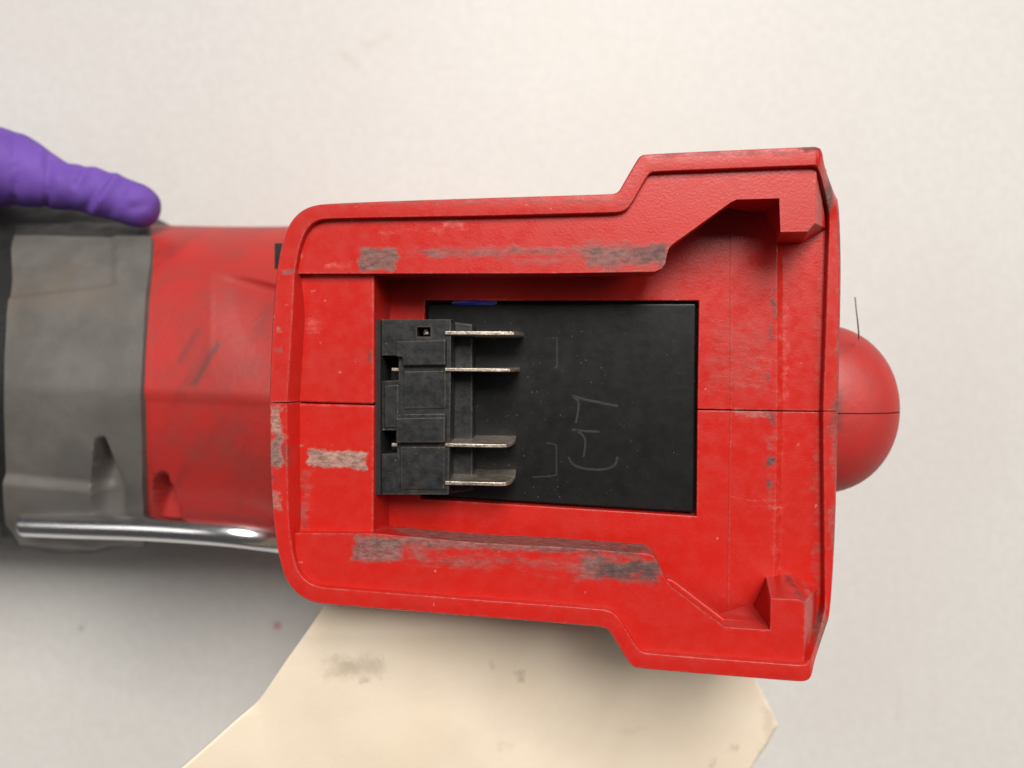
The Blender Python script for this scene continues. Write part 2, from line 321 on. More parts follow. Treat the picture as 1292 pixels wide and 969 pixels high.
def paper_z(px, py):                          # height of the card over the table: tucked under the foot at the left, drooping to the right
    t = max(0.0, min(1.0, (px - 430) / 540)); t = t * t * (3 - 2 * t)
    return HC - (142.0 + 21.0 * t + 6.0 * max(0.0, (py - 800) / 170))
def paper_mat():
    m, nt, bs = new_mat('cream_card'); co = coords(nt)
    col = mix(nt, remap(nt, noise(nt, co, 0.08, 4).outputs[0], 0.3, 0.7), (0.76, 0.65, 0.505, 1), (0.79, 0.69, 0.55, 1))
    mot = noise(nt, co, 0.3, 5, 0.65).outputs[0]
    cp = vmath(nt, 'ADD', co, vmath(nt, 'MULTIPLY', vmath(nt, 'SUBTRACT', noise(nt, co, 0.28, 4, 0.65).outputs['Color'], (0.5, 0.5, 0.5)), (6, 6, 0)))
    for (px, py, hx, hy, s, c) in ((452, 838, 4.5, 2.2, 0.7, 0.22), (428, 845, 3.0, 2.5, 0.4, 0.2), (460, 858, 0.7, 0.7, 0.8, 0.7), (658, 852, 0.5, 0.5, 0.9, 0.9), (624, 838, 0.4, 0.4, 0.5, 0.8),
                                   (800, 920, 3.5, 0.8, 0.4, 0.2), (925, 945, 1.2, 0.6, 0.7, 0.4), (900, 962, 0.6, 0.5, 0.7, 0.6), (970, 925, 2.0, 6, 0.4, 0.12), (640, 940, 2, 1, 0.3, 0.2), (700, 905, 14, 5, 0.15, 0.1)):
        p = T(px, py, paper_z(px, py))
        g = N(nt, 'ShaderNodeGroup'); g.node_tree = grp
        put(nt, g.inputs['Coord'], cp); put(nt, g.inputs['Mottle'], mot)
        g.inputs['Center'].default_value = (p.x, p.y, 0); g.inputs['Half'].default_value = (hx, hy, 1000)
        g.inputs['Soft'].default_value = 0.7 + hx * 0.6; g.inputs['Cover'].default_value = c + 0.22; g.inputs['Strength'].default_value = s * 0.5
        col = mix(nt, g.outputs[0], col, (0.20, 0.15, 0.09, 1))
    nt.links.new(col, bs.inputs['Base Color']); bs.inputs['Roughness'].default_value = 0.75
    bp = N(nt, 'ShaderNodeBump'); bp.inputs['Strength'].default_value = 0.15; bp.inputs['Distance'].default_value = 0.0003
    nt.links.new(noise(nt, co, 0.9, 4).outputs[0], bp.inputs['Height']); nt.links.new(bp.outputs[0], bs.inputs['Normal'])
    return m
PAPER = paper_mat()

# ------------------------------------------------------------------ mesh helpers
def link(o): scene.collection.objects.link(o); return o
def finish(bm, name, mat, parent=None, bevel=0.0, seg=3, angle=35, recalc=True, smooth=True):
    if recalc: bmesh.ops.recalc_face_normals(bm, faces=bm.faces)
    bmesh.ops.scale(bm, vec=(MM, MM, MM), verts=bm.verts)
    me = bpy.data.meshes.new(name); bm.to_mesh(me); bm.free()
    me.materials.append(mat)
    if smooth:
        for p in me.polygons: p.use_smooth = True
        me.set_sharp_from_angle(angle=R(angle))
    o = link(bpy.data.objects.new(name, me))
    if parent: o.parent = parent
    if bevel:
        b = o.modifiers.new('edge', 'BEVEL'); b.width = bevel * MM; b.segments = seg
        b.limit_method = 'ANGLE'; b.angle_limit = R(angle); b.harden_normals = True
    return o
def prism_pts(bm, top, bot):
    tv = [bm.verts.new(p) for p in top]; bv = [bm.verts.new(p) for p in bot]
    n = len(tv)
    bm.faces.new(tv); bm.faces.new(list(reversed(bv)))
    for i in range(n):
        j = (i + 1) % n
        bm.faces.new((tv[j], tv[i], bv[i], bv[j]))
def prism(bm, pts, wt, wb):
    top = [F(x, y, wt) for x, y in pts]
    prism_pts(bm, top, [Vector((p.x, p.y, wb)) for p in top])
def boxmm(bm, c, s):
    for_ = [Vector((c[0] + dx * s[0] / 2, c[1] + dy * s[1] / 2, 0)) for dx, dy in ((-1, -1), (1, -1), (1, 1), (-1, 1))]
    prism_pts(bm, [Vector((p.x, p.y, c[2] + s[2] / 2)) for p in for_], [Vector((p.x, p.y, c[2] - s[2] / 2)) for p in for_])
def tube(bm, path, rad, n=20, caps=True):
    rings = []
    path = [Vector(p) for p in path]
    up = Vector((0, 0, 1))
    for i, p in enumerate(path):
        d = (path[min(i + 1, len(path) - 1)] - path[max(i - 1, 0)]).normalized()
        a = d.cross(up)
        if a.length < 1e-3: a = Vector((0, 1, 0))
        a.normalize(); b = a.cross(d).normalized()
        r = rad[i] if isinstance(rad, (list, tuple)) else rad
        ra, rb = r if isinstance(r, tuple) else (r, r)
        rings.append([bm.verts.new(p + a * ra * math.cos(t) + b * rb * math.sin(t)) for t in [2 * math.pi * k / n for k in range(n)]])
    for r0, r1 in zip(rings, rings[1:]):
        for k in range(n):
            bm.faces.new((r0[k], r0[(k + 1) % n], r1[(k + 1) % n], r1[k]))
    if caps: bm.faces.new(list(reversed(rings[0]))); bm.faces.new(rings[-1])
    return rings
def chaikin(pts, it=2):
    for _ in range(it):
        out = [pts[0]]
        for a, b in zip(pts, pts[1:]):
            out.append(tuple(x * 0.75 + y * 0.25 for x, y in zip(a, b)))
            out.append(tuple(x * 0.25 + y * 0.75 for x, y in zip(a, b)))
        out.append(pts[-1]); pts = out
    return pts
def tag(o, label, cat, group=None, kind=None):
    if label: o['label'] = label
    if cat: o['category'] = cat
    if group: o['group'] = group
    if kind: o['kind'] = kind
    return o

# ------------------------------------------------------------------ table top (the setting)
bm = bmesh.new(); S = 1600
vs = [bm.verts.new((x, y, 0)) for x, y in ((-S, -S), (S, -S), (S, S), (-S, S))]; bm.faces.new(vs)
tab = finish(bm, 'table_top', TABLE); tag(tab, 'pale grey mottled table top under the tool', 'table', kind='structure')

# ------------------------------------------------------------------ the power tool
tool = link(bpy.data.objects.new('power_tool', None)); tool.empty_display_size = 0.02
M4 = Matrix(((AX.x, AY.x, AZ.x, ORG.x * MM), (AX.y, AY.y, AZ.y, ORG.y * MM), (AX.z, AY.z, AZ.z, ORG.z * MM), (0, 0, 0, 1)))
tool.matrix_world = M4
tag(tool, 'red and grey cordless power tool lying with its empty battery socket facing up', 'power tool')

UP = [(339, 507.3, 362, 507.3, 0), (341, 440, 366, 440, 0), (344, 390, 369, 390, 0), (348, 345, 371, 345, 0), (352, 318, 374, 328, 0), (358, 296, 378, 309, 0),
      (366, 279, 384, 293, 0), (377, 267, 392, 282, 0), (391, 259.5, 403, 276.5, 0), (412, 256, 425, 275, 0), (600, 249.5, 612, 272, 0),
      (768, 244.5, 768, 268, 0), (777, 243.5, 780, 267.3, 0), (782, 239.5, 788, 265, 0), (786, 232, 795, 259, 0), (804, 201, 815, 224, 0),
      (808, 196, 820, 216.8, 0), (815, 193.5, 829, 215.7, 0), (1022, 184.5, 1022, 208.2, 0), (1032, 184.3, 1030, 208, 0), (1039, 187.5, 1033, 212, -.3),
      (1044, 197, 1037, 222, -2), (1060, 243, 1046, 262, -11), (1062, 252, 1047, 280, -12.2), (1063, 330, 1045, 330, -12.5), (1061, 430, 1042, 430, -12.5), (1059, 518.0, 1039, 518.0, -12.5)]
DN = [(339, 508.7, 362, 508.7, 0), (339.5, 560, 362, 560, 0), (341, 610, 362.5, 610, 0), (344, 655, 364, 660, 0), (350, 700, 367.5, 690, 0), (358, 728, 373, 716, 0),
      (368, 744, 381, 729, 0), (381, 755, 391, 737, 0), (397, 762, 404, 741.5, 0), (420, 764, 428, 743.5, 0), (600, 779, 600, 757, 0),
      (755, 791.3, 755, 768.5, 0), (765, 794, 769, 771, 0), (770, 799, 778, 777, 0), (776, 809, 785, 787, 0), (791, 834, 801, 814, 0),
      (797, 841.5, 808, 822.5, 0), (806, 845, 819, 825.5, 0), (1000, 860.5, 1000, 839, 0), (1016, 861.5, 1013, 840, 0), (1025, 858, 1020, 838, -.3),
      (1030, 847, 1026, 826, -2), (1046, 800, 1038, 785, -11), (1050, 782, 1041, 768, -12.2), (1053, 720, 1041, 715, -12.5), (1057, 620, 1040, 620, -12.5), (1059, 519.3, 1039, 519.3, -12.5)]
def make_lip(bm, pairs):
    rows = []
    full = []
    for p in pairs:                                        # flat-top start (fraction of the band) and outer drop, per point
        w = -p[4]
        c, dr = (0.10, 0.40) if w < 0.2 else ((0.22, 0.8) if w < 1 else ((0.62, 2.6) if w < 11.5 else ((0.42, 1.4) if w < 12.3 else (0.30, 0.7))))
        full.append(p + (c, dr, 1.0 if (p[2] < 372.5 and 350 < p[3] < 680) else 0.0))
    pc = chaikin(full, 2)
    for ox, oy, ix, iy, w, c, dr, lf in pc:
        o, q = F(ox, oy, w), F(ix, iy, w)
        d = (q - o); L = d.length; d.normalize()
        end = min(1.0, max(0.0, (-w - 11) / 1.5))
        pts = [o + d * 0.6, Vector((o.x, o.y, w - 4)), o.copy(), o + d * L * c * 0.5, o + d * L * c, q - d * 0.10, q + d * 0.05, q + d * (0.12 + 1.0 * lf), q + d * (0.16 + 1.1 * lf)]
        pts[0].z = -17.5; pts[2].z = w - dr; pts[3].z = w - dr * 0.38; pts[4].z = w
        pts[5].z = w; pts[6].z = w - 0.14; pts[7].z = w - (1.1 + 1.3 * lf) * (1 - end) - 0.3 * end; pts[8].z = w - 4.0 * (1 - end) - 2.0 * end
        rows.append([bm.verts.new(p) for p in pts])
    for a, b in zip(rows, rows[1:]):
        for k in range(len(a) - 1):
            bm.faces.new((a[k], b[k], b[k + 1], a[k + 1]))
    bm.faces.new(rows[0]); bm.faces.new(list(reversed(rows[-1])))
    return pc
for k, pairs in enumerate((UP, DN)):
    bm = bmesh.new(); make_lip(bm, pairs)
    bmesh.ops.recalc_face_normals(bm, faces=bm.faces)
    rim = finish(bm, 'socket_rim', LIPRED, tool, angle=60, recalc=False)
    s = rim.modifiers.new('flat', 'WEIGHTED_NORMAL'); s.keep_sharp = True; s.weight = 80

def mids(pairs, a, b):
    return [((p[0] + p[2]) / 2, (p[1] + p[3]) / 2) for p in chaikin(pairs[a:b], 1)]
def rail(pairs, tail, name):
    top, bot = [], []
    for x, y in mids(pairs, 3, 20):
        p = F(x, y, WR); top.append(p); bot.append(Vector((p.x, p.y, -7.5)))
    for t in tail:
        p = F(t[0], t[1], WR); top.append(p)
        if len(t) == 3: bot.append(Vector((p.x, p.y, t[2])))
        else: bot.append(F(t[2], t[3], t[4]))
    bm = bmesh.new(); prism_pts(bm, top, bot)
    bmesh.ops.triangulate(bm, faces=[f for f in bm.faces if len(f.verts) > 4 and f.calc_center_median().z < -4])
    return finish(bm, name, RAILRED, tool, bevel=0.42, seg=3, angle=24)
rail(UP, [(1030.5, 207.5, 1043, 214, -14.0), (1028.5, 281, 1042, 288, -14.0), (1019.5, 292.3, 1012, 307, -14.0), (984.5, 293, 978, 308, -14.0), (983, 250.5, -14.0), (929, 252, -7.5), (922, 255.5, -7.5),
          (849, 308, -7.5), (844, 313, -7.5), (841.5, 321, -7.5), (839.5, 332, -7.5), (835, 339, -7.5), (826, 343, -7.5), (700, 345, -7.5), (478, 345.3, -7.5), (367, 345.5, -7.5)], 'battery_rail')
rail(DN, [(1014.5, 839, 1030, 826, -14.0), (1015.5, 760, 1031, 742, -14.0), (1006, 756.5, 1000, 723.5, -14.0), (972, 755, 966, 725.5, -14.0), (971.5, 795, -14.0), (915, 791.5, -7.5), (846, 740, -7.5), (838, 728, -7.5),
          (832, 714, -7.5), (825, 702, -7.5), (818, 698.8, -7.5), (700, 690, -7.5), (600, 684.8, -7.5), (473, 673.2, -7.5), (364, 672.5, -7.5)], 'battery_rail')
bm = bmesh.new(); prism(bm, [(836, 728), (849, 731.5), (914, 781.5), (967.5, 786), (967.5, 802), (910, 802), (836, 748)], -4.6, -7.6)
finish(bm, 'rail_ledge', RAILRED, tool, bevel=0.3)
# left front panel in two halves, with the wall that drops to the socket floor
for pts in ([(366, 338), (472, 338), (472, 509.8), (366, 507.2)], [(366, 508.6), (472, 511.4), (471, 680), (366, 680)]):
    bm = bmesh.new(); prism(bm, pts, -2.6, -15.0)
    finish(bm, 'front_panel', PANELRED, tool, bevel=0.35, seg=3)
def under(pairs, a, b):                       # the rim outline carried straight down to the floor level, as pixels at w = -13
    out = []
    for p_ in pairs[a:b]:
        t = F(p_[0] * .6 + p_[2] * .4, p_[1] * .6 + p_[3] * .4, p_[4]); out.append(proj((t.x, t.y, -13.0)))
    return out
FU = under(UP, 6, 18) + [(974, 240)]
FD = [(968, 800)] + list(reversed(under(DN, 6, 18)))
# socket floor, two halves around the cover opening
for pts in (FU + [(974, 517.6), (880, 516.2), (881.8, 379.3), (536, 379), (532.8, 511.2), (440, 510)],
            [(440, 511.4), (532.8, 512.6), (529.8, 629.2), (878.8, 651.3), (880, 517.6), (974, 519.0)] + FD):
    bm = bmesh.new(); prism(bm, pts, -13.0, -15.4)
    finish(bm, 'socket_floor', FLOORRED, tool, bevel=0.15, seg=2)
for pts, sl in (([(921, 240), (980.5, 240), (980.5, 517.8), (921, 516.8)], (1, 2)), ([(921, 518.3), (980.5, 519.3), (976, 800), (917, 800)], (1, 2))):
    top = [F(x, y, -12.92) for x, y in pts]
    bot = [F(pts[k][0] + 8.5, pts[k][1] + (0.1 if k == 1 else 0), -14.1) if k in sl else Vector((top[k].x, top[k].y, -14.1)) for k in range(4)]
    bm = bmesh.new(); prism_pts(bm, top, bot)
    finish(bm, 'floor_step', FLOORRED, tool, bevel=0.10, seg=2)
for pts in ([(965, 235), (1030, 235), (1047, 262), (1051, 330), (1050, 518.8), (965, 517.6)], [(965, 519.0), (1050, 520.2), (1045, 700), (1044, 765), (1026, 805), (960, 805)]):
    bm = bmesh.new(); prism(bm, pts, -13.95, -15.4)
    finish(bm, 'entry_ramp', FLOORRED, tool, bevel=0.12, seg=2)
# underside plate closing the foot
und = [(p[0], p[1]) for p in UP[:24]] + [(1058, 330), (1055, 518), (1050, 720)] + [(p[0], p[1]) for p in reversed(DN[:24])]
bm = bmesh.new()
top = [F(x, y, 0) for x, y in und]; cen = sum(top, Vector()) / len(top)
prism_pts(bm, [Vector((cen.x + (p.x - cen.x) * 0.965, cen.y + (p.y - cen.y) * 0.965, -15.6)) for p in top], [Vector((cen.x + (p.x - cen.x) * 0.94, cen.y + (p.y - cen.y) * 0.94, -18.5)) for p in top])
finish(bm, 'foot_underside', BODYRED, tool, bevel=0.6, seg=2)

# black cover, a black sheet for the shade in its gap, and the wire
bm = bmesh.new(); prism(bm, [(528, 370), (890, 370), (888, 660), (522, 640)], -15.30, -15.58)
finish(bm, 'cover_gap_shade', VOID, tool)
bm = bmesh.new(); prism(bm, [(539, 382.5), (878.5, 382.5), (875.5, 646.8), (533, 625.5)], -13.7, -15.2)
cover = finish(bm, 'electronics_cover', COVER, tool, bevel=0.35, seg=3)
def stroke(bm, pts, w, width):
    P = [F(x, y, w) for x, y in pts]
    for a, b in zip(P, P[1:]):
        d = (b - a); d.normalize(); nrm = Vector((-d.y, d.x, 0)) * width / 2
        vs = [bm.verts.new(q) for q in (a - nrm, b - nrm, b + nrm, a + nrm)]
        bm.faces.new(vs)
q = lambda pts: [(660 + x / 3.342, 370 + y / 3.342) for x, y in pts]
bm = bmesh.new()
for s, wd in (([(205, 432), (260, 448), (330, 462), (400, 476)], 0.42), ([(206, 434), (236, 452), (232, 500), (222, 548)], 0.34), ([(205, 575), (262, 581), (322, 584)], 0.36), ([(222, 576), (262, 604), (262, 650), (255, 690)], 0.32),
              ([(192, 690), (200, 712), (222, 730), (260, 740), (320, 745), (368, 738), (392, 720), (398, 690)], 0.38)):
    stroke(bm, chaikin(q(s), 2), -13.685, wd)
sm = finish(bm, 'scratched_writing', SCRATCH, tool, smooth=False); sm.parent = cover
bm = bmesh.new()
for s in ([(122, 188), (143, 188), (143, 312), (132, 316)], [(100, 630), (140, 640), (141, 766), (110, 772), (40, 775)]):
    stroke(bm, q(s), -13.685, 0.22)
sm = finish(bm, 'wear_mark', SCRATCH, tool, smooth=False); sm.parent = cover
bm = bmesh.new(); tube(bm, [F(572, 382, -14.2), F(585, 381.4, -13.6), (F(600, 381, -13.4)), F(612, 381.3, -13.6), F(626, 382, -14.2)], 0.55, 10)
finish(bm, 'wire', BLUE, tool)

# terminal block
term_bm = bmesh.new()
WT = -5.0
prism(term_bm, [(481.5, 403), (569, 402.7), (568.5, 500), (566, 624), (479, 624), (479, 573), (501, 572), (501, 543), (478.5, 543), (478.5, 481), (503, 479.5), (503, 448.5), (481, 448.5)], WT, -14.2)
term = finish(term_bm, 'terminal_block', BLACK, tool)
# square peep hole, cut for real
cut_bm = bmesh.new(); prism(cut_bm, [(524.5, 412.5), (541.5, 412.5), (541.5, 424.5), (524.5, 424.5)], -4.0, -9.0)
cut = finish(cut_bm, 'cutter', VOID, tool)
bo = term.modifiers.new('hole', 'BOOLEAN'); bo.operation = 'DIFFERENCE'; bo.object = cut; bo.solver = 'EXACT'
dg = bpy.context.evaluated_depsgraph_get(); dg.update()
me2 = bpy.data.meshes.new_from_object(term.evaluated_get(dg)); me2.name = 'terminal_block'
term.modifiers.clear(); old = term.data; term.data = me2; bpy.data.meshes.remove(old); bpy.data.objects.remove(cut)
me2.materials.clear(); me2.materials.append(BLACK)
b = term.modifiers.new('edge', 'BEVEL'); b.width = 0.28 * MM; b.segments = 3; b.limit_method = 'ANGLE'; b.angle_limit = R(40); b.harden_normals = True
bm = bmesh.new(); boxmm(bm, (F(536, 418, -7).x + 0.3, F(536, 418, -7).y - 0.2, -7.2), (1.0, 0.9, 1.2)); 
prism(bm, [(534, 414), (540, 415), (541, 422), (536, 423)], -6.4, -8)
hc = finish(bm, 'hole_contact', BLADE, tool, bevel=0.2); hc.parent = term
for pts, w in (([(499.5, 430), (540, 428.6), (562.5, 427.5), (562, 461), (508, 461.5), (507, 451), (499.5, 450.5)], -3.9),
               ([(499.5, 527), (562, 526), (561.5, 559), (499, 559.5)], -3.75), ([(508, 521.8), (562, 521.2), (562, 530), (508, 530)], -4.3),
               ([(504.5, 563), (562, 563), (561, 618), (504.5, 618)], -4.8), ([(484.5, 486), (503, 484.5), (503, 540), (484.5, 540)], -4.82),
               ([(509, 468), (563, 467), (563, 516), (509, 517)], -4.85)):
    bm = bmesh.new(); prism(bm, pts, w, -6)
    r_ = finish(bm, 'raised_pad', BLACK, tool, bevel=0.25, seg=3); r_.parent = term
bm = bmesh.new()
ring = [F(516 + 4.2 * math.cos(t), 504 + 4.2 * math.sin(t), -4.84) for t in [k * math.pi / 10 for k in range(20)]]
for i in range(20):
    a, b_ = ring[i], ring[(i + 1) % 20]; c_ = F(516, 504, -4.84)
    ai, bi = c_ + (a - c_) * 0.78, c_ + (b_ - c_) * 0.78
    bm.faces.new([bm.verts.new(v) for v in (a, b_, bi, ai)])
rg_ = finish(bm, 'moulded_ring_mark', SCRATCH, tool, smooth=False); rg_.parent = term
bm = bmesh.new(); prism(bm, [(566, 405), (596, 408.5), (596.5, 619), (563, 623.5)], -9.6, -14.3)
sh = finish(bm, 'terminal_shelf', BLACK, tool, bevel=0.3); sh.parent = term
# solid black block standing for the shade of the opening behind the terminals
bm = bmesh.new(); prism(bm, [(473.0, 404), (480, 404), (480, 624), (472.2, 624)], -3.9, -14.5); prism(bm, [(476, 404), (512, 404), (512, 623), (476, 623)], -11.2, -14.4)
finish(bm, 'throat_shade_block', VOID, tool)
# blades
def blade(ym, dx, th, lean):
    prof = [(561, -4.6), (634 + dx, -4.6), (640 + dx, -4.9), (645 + dx, -5.8), (648.5 + dx, -7.4), (651 + dx, -9.5), (652 + dx, -14.2), (561, -14.2)]
    P = [F(x, ym, w) for x, w in prof]; v0 = P[0].y
    bm = bmesh.new()
    le = lambda p: lean * (-4.6 - p.z) / 9.6
    prism_pts(bm, [Vector((p.x, v0 + th / 2 + le(p), p.z)) for p in P], [Vector((p.x, v0 - th / 2 + le(p), p.z)) for p in P])
    a, b_ = F(493.5, ym, -6.2), F(510, ym, -6.2)
    boxmm(bm, ((a.x + b_.x) / 2, a.y, -6.6), (b_.x - a.x, th, 0.8))
    o = finish(bm, 'terminal_blade', BLADE, tool, bevel=0.16, seg=2); o.parent = term
    return o
blade(420.0, 9, 0.66, -0.15); blade(466.3, 4, 0.6, 0.0); blade(561.5, -1, 0.62, 0.45); blade(609.5, -1, 0.66, 0.75)
# dust grains caught around the block
bm = bmesh.new()
for i in range(120):
    if i < 80: x, y = random.gauss(650, 40), random.uniform(395, 640)
    else: x, y = random.uniform(600, 870), random.uniform(400, 640)
    if not (600 < x < 872 and 390 < y < 632): continue
    p = F(x, y, -13.66); s = random.uniform(0.025, 0.075)
    e = Vector((random.uniform(-1, 1), random.uniform(-1, 1), 0)).normalized() * s * random.uniform(1, 2.2); f = Vector((-e.y, e.x, 0)).normalized() * s * 0.7
    vs = [bm.verts.new(v) for v in (p - e - f * .5, p + e * .8 - f, p + e + f * .4, p - e * .6 + f, p + Vector((0, 0, s)))]
    for k in range(4): bm.faces.new((vs[k], vs[(k + 1) % 4], vs[4]))
GRAIN = simple('pale_dust_grain', (0.15, 0.125, 0.10, 1), 0.6, var=0.5, scale=0.6)
dg_ = finish(bm, 'dust_grains', GRAIN, tool, smooth=False); dg_.parent = cover; dg_['kind'] = 'stuff'

# ------------------------------------------------------------------ tool body (out of focus at the left, lying on the table)
WC, RY, RW = -70.0, 38.4, 36.5
ANG = math.tan(R(3.0))
def body_pt(u, th, k=1.0, ry=RY, rw=RW, n=2.5):
    c, s = math.cos(th), math.sin(th)
    v = ry * k * math.copysign(abs(c) ** (2 / n), c); w = rw * k * math.copysign(abs(s) ** (2 / n), s)
    if s > 0: w *= 1 - 0.17 * min(1.0, abs(v) / (ry * k))       # two flat facets that meet in a ridge at the seam
    return Vector((u, v - 1.2 - ANG * (u + 60) * 0.55, WC + w))
def in_tear(px, py, tip, end, w0, w1):           # soft membership of a teardrop that runs from tip to end
    ax, ay = tip; bx, by = end
    dx, dy = bx - ax, by - ay; L = math.hypot(dx, dy); dx, dy = dx / L, dy / L
    t = ((px - ax) * dx + (py - ay) * dy) / L; o = (px - ax) * -dy + (py - ay) * dx
    if t < 0 or t > 1: return 0, t
    half = w0 + (w1 - w0) * min(1, t * 1.6)
    return (max(0.0, 1 - (abs(o) / half) ** 4) if abs(o) < half else 0), t
def dent(v, extra=True):
    px, py = proj(v)
    d = 0.0
    for tip, end, a, b_, depth in (((126, 552), (141, 655), 6, 22, 8.5), ((202, 597), (214, 655), 7, 16, 8.0)):
        m, t = in_tear(px, py, tip, end, a, b_)
        if m: d += depth * m * (1 - t) ** 0.8 * min(1, t * 4) ** 0.7
    if extra and px > 268 and v.z > WC:
        yl = 342 + (px - 276) * 0.25; sm = lambda t: max(0, min(1, t)) ** 2 * (3 - 2 * max(0, min(1, t)))
        d += 1.3 * sm((px - 255) / 80) * sm((py - yl + 4) / 16) * max(0, 1 - (py - yl) / 150) if py > yl - 4 else 0
    return d
NT = 400
bm = bmesh.new(); rings = []
us = [-175 + 2.0 * i for i in range(35)] + [-105 + 0.5 * i for i in range(144)] + [-33 + 2 * i for i in range(28)]
for u in us:
    k = 1.0
    if u > 4: k = math.sqrt(max(0.02, 1 - ((u - 4) / 20) ** 2))
    k *= 1 + 0.02 * math.exp(-((u + 52) / 18) ** 2)
    rg = []
    for j in range(NT):
        thj = 2 * math.pi * j / NT
        p = body_pt(u, thj, k * (0.988 if math.pi / 2 + 0.001 < thj < math.pi * 1.2 else 1.0))
        if p.z > WC and -105 <= u < -30:
            d = dent(p)
            if d > 0.02: p.z -= d + 0.5 * min(1, d * 2)
        rg.append(bm.verts.new(p))
    rings.append(rg)
for a, b_ in zip(rings, rings[1:]):
    for j in range(NT): bm.faces.new((a[j], a[(j + 1) % NT], b_[(j + 1) % NT], b_[j]))
bm.faces.new(list(reversed(rings[0]))); bm.faces.new(rings[-1])
body = finish(bm, 'tool_body', BODYRED, tool, angle=50)
# thin moulding seam along the body ridge
# grey rubber overmould, edges found per angle
def lerp_tab(tab, y):
    if y <= tab[0][0]: return tab[0][1]
    for (y0, x0), (y1, x1) in zip(tab, tab[1:]):
        if y <= y1: return x0 + (x1 - x0) * (y - y0) / (y1 - y0)
    return tab[-1][1]
EDGE_R = [(290, 194), (303, 193), (340, 190), (373, 186), (447, 181), (500, 178.5), (581, 181), (647, 183), (700, 184)]
EDGE_L = [(290, 16), (302, 13), (311, 11), (351, 11), (398, 6), (450, 3), (513, 3), (593, 6), (655, 8), (675, 22), (700, 30)]
def solve_u(th, k, tab):
    lo, hi = -170.0, -30.0
    for _ in range(40):
        mid = (lo + hi) / 2; x, y = proj(body_pt(mid, th, k))
        if x < lerp_tab(tab, y): lo = mid
        else: hi = mid
    return (lo + hi) / 2
def overmould(tl, tr, th0, th1, k, name, nu=90, nth=230, dents=True):
    bm = bmesh.new(); rows = []
    for j in range(nth + 1):
        th = th0 + (th1 - th0) * j / nth
        u0 = tl(th) if callable(tl) else solve_u(th, k, tl); u1 = tr(th) if callable(tr) else solve_u(th, k, tr)
        jag = 0.0
        row = []
        edge = min(j, nth - j)
        for i in range(nu + 1):
            u = u0 + (u1 - u0) * i / nu
            kk = k
            if i in (0, nu) or edge == 0: kk = 0.985
            wv = mnoise.noise(Vector((u * 0.05, th * 3.0, 1.3))) * 0.5 + mnoise.noise(Vector((u * 0.16, th * 1.5, 5.3))) * 0.22
            p = body_pt(u, th, kk)
            if edge == 0 and j: p = p
            nrm = Vector((0, p.y, p.z - WC)).normalized()
            if i not in (0, nu) and edge: p = p + nrm * wv
            if dents and i not in (0, nu) and edge:
                qx, qy = proj(p)
                sm = lambda t: max(0, min(1, t)) ** 2 * (3 - 2 * max(0, min(1, t)))
                p = p - nrm * 0.6 * sm((378 - (qx - 20) * 0.12 - qy) / 9) * sm((150 - qx) / 14) + nrm * 1.3 * sm((qy - 596 - (qx - 15) * 0.10) / 12) * sm((140 - qx) / 25)
            if dents:
                d = dent(p, False)
                if d: p.z -= d
            row.append(bm.verts.new(p))
        rows.append(row)
    for a, b_ in zip(rows, rows[1:]):
        for i in range(nu): bm.faces.new((a[i], a[i + 1], b_[i + 1], b_[i]))
    return finish(bm, name, RUBBER, tool, angle=40)
TH_TOP, TH_BOT = R(36), R(172)
overmould(EDGE_L, EDGE_R, TH_TOP, TH_BOT, 1.034, 'rubber_overmould')
# near-black rubber showing above and below the grey panel
overmould(EDGE_L, [(y, x - 3) for y, x in EDGE_R], R(3), R(44), 1.014, 'dark_rubber_band', nu=60, nth=60, dents=False).data.materials[0] = RUBBERK
# further rubber sleeve at the far left, beyond a narrow black gap
overmould(lambda th: -172.0, [(y, x - 15) for y, x in EDGE_L], R(5), R(175), 1.03, 'rear_rubber_sleeve', nu=30, nth=60, dents=False).data.materials[0] = RUBBERK
# black ring standing for the shade in the gap between the two
overmould([(y, x - 34) for y, x in EDGE_L], [(y, x + 16) for y, x in EDGE_L], R(2), R(178), 1.008, 'gap_shade_ring', nu=8, nth=60, dents=False).data.materials[0] = VOID
# dark motor housing that bulges behind the overmould
bm = bmesh.new()
path, rad = [], []
for u, ry in ((-185, 45.5), (-160, 45.5), (-138, 45.2), (-124, 45.0), (-117, 44.4), (-111, 43.2), (-105, 41.4), (-100, 39.0), (-96, 36.0)):
    path.append((u, -1.0 - ANG * (u + 60) * 0.55, WC - 4)); rad.append((ry, 32.0 + (ry - 45.5) * 0.4))
tube(bm, path, rad, 96)
finish(bm, 'motor_housing', RUBBERD, tool, angle=50)
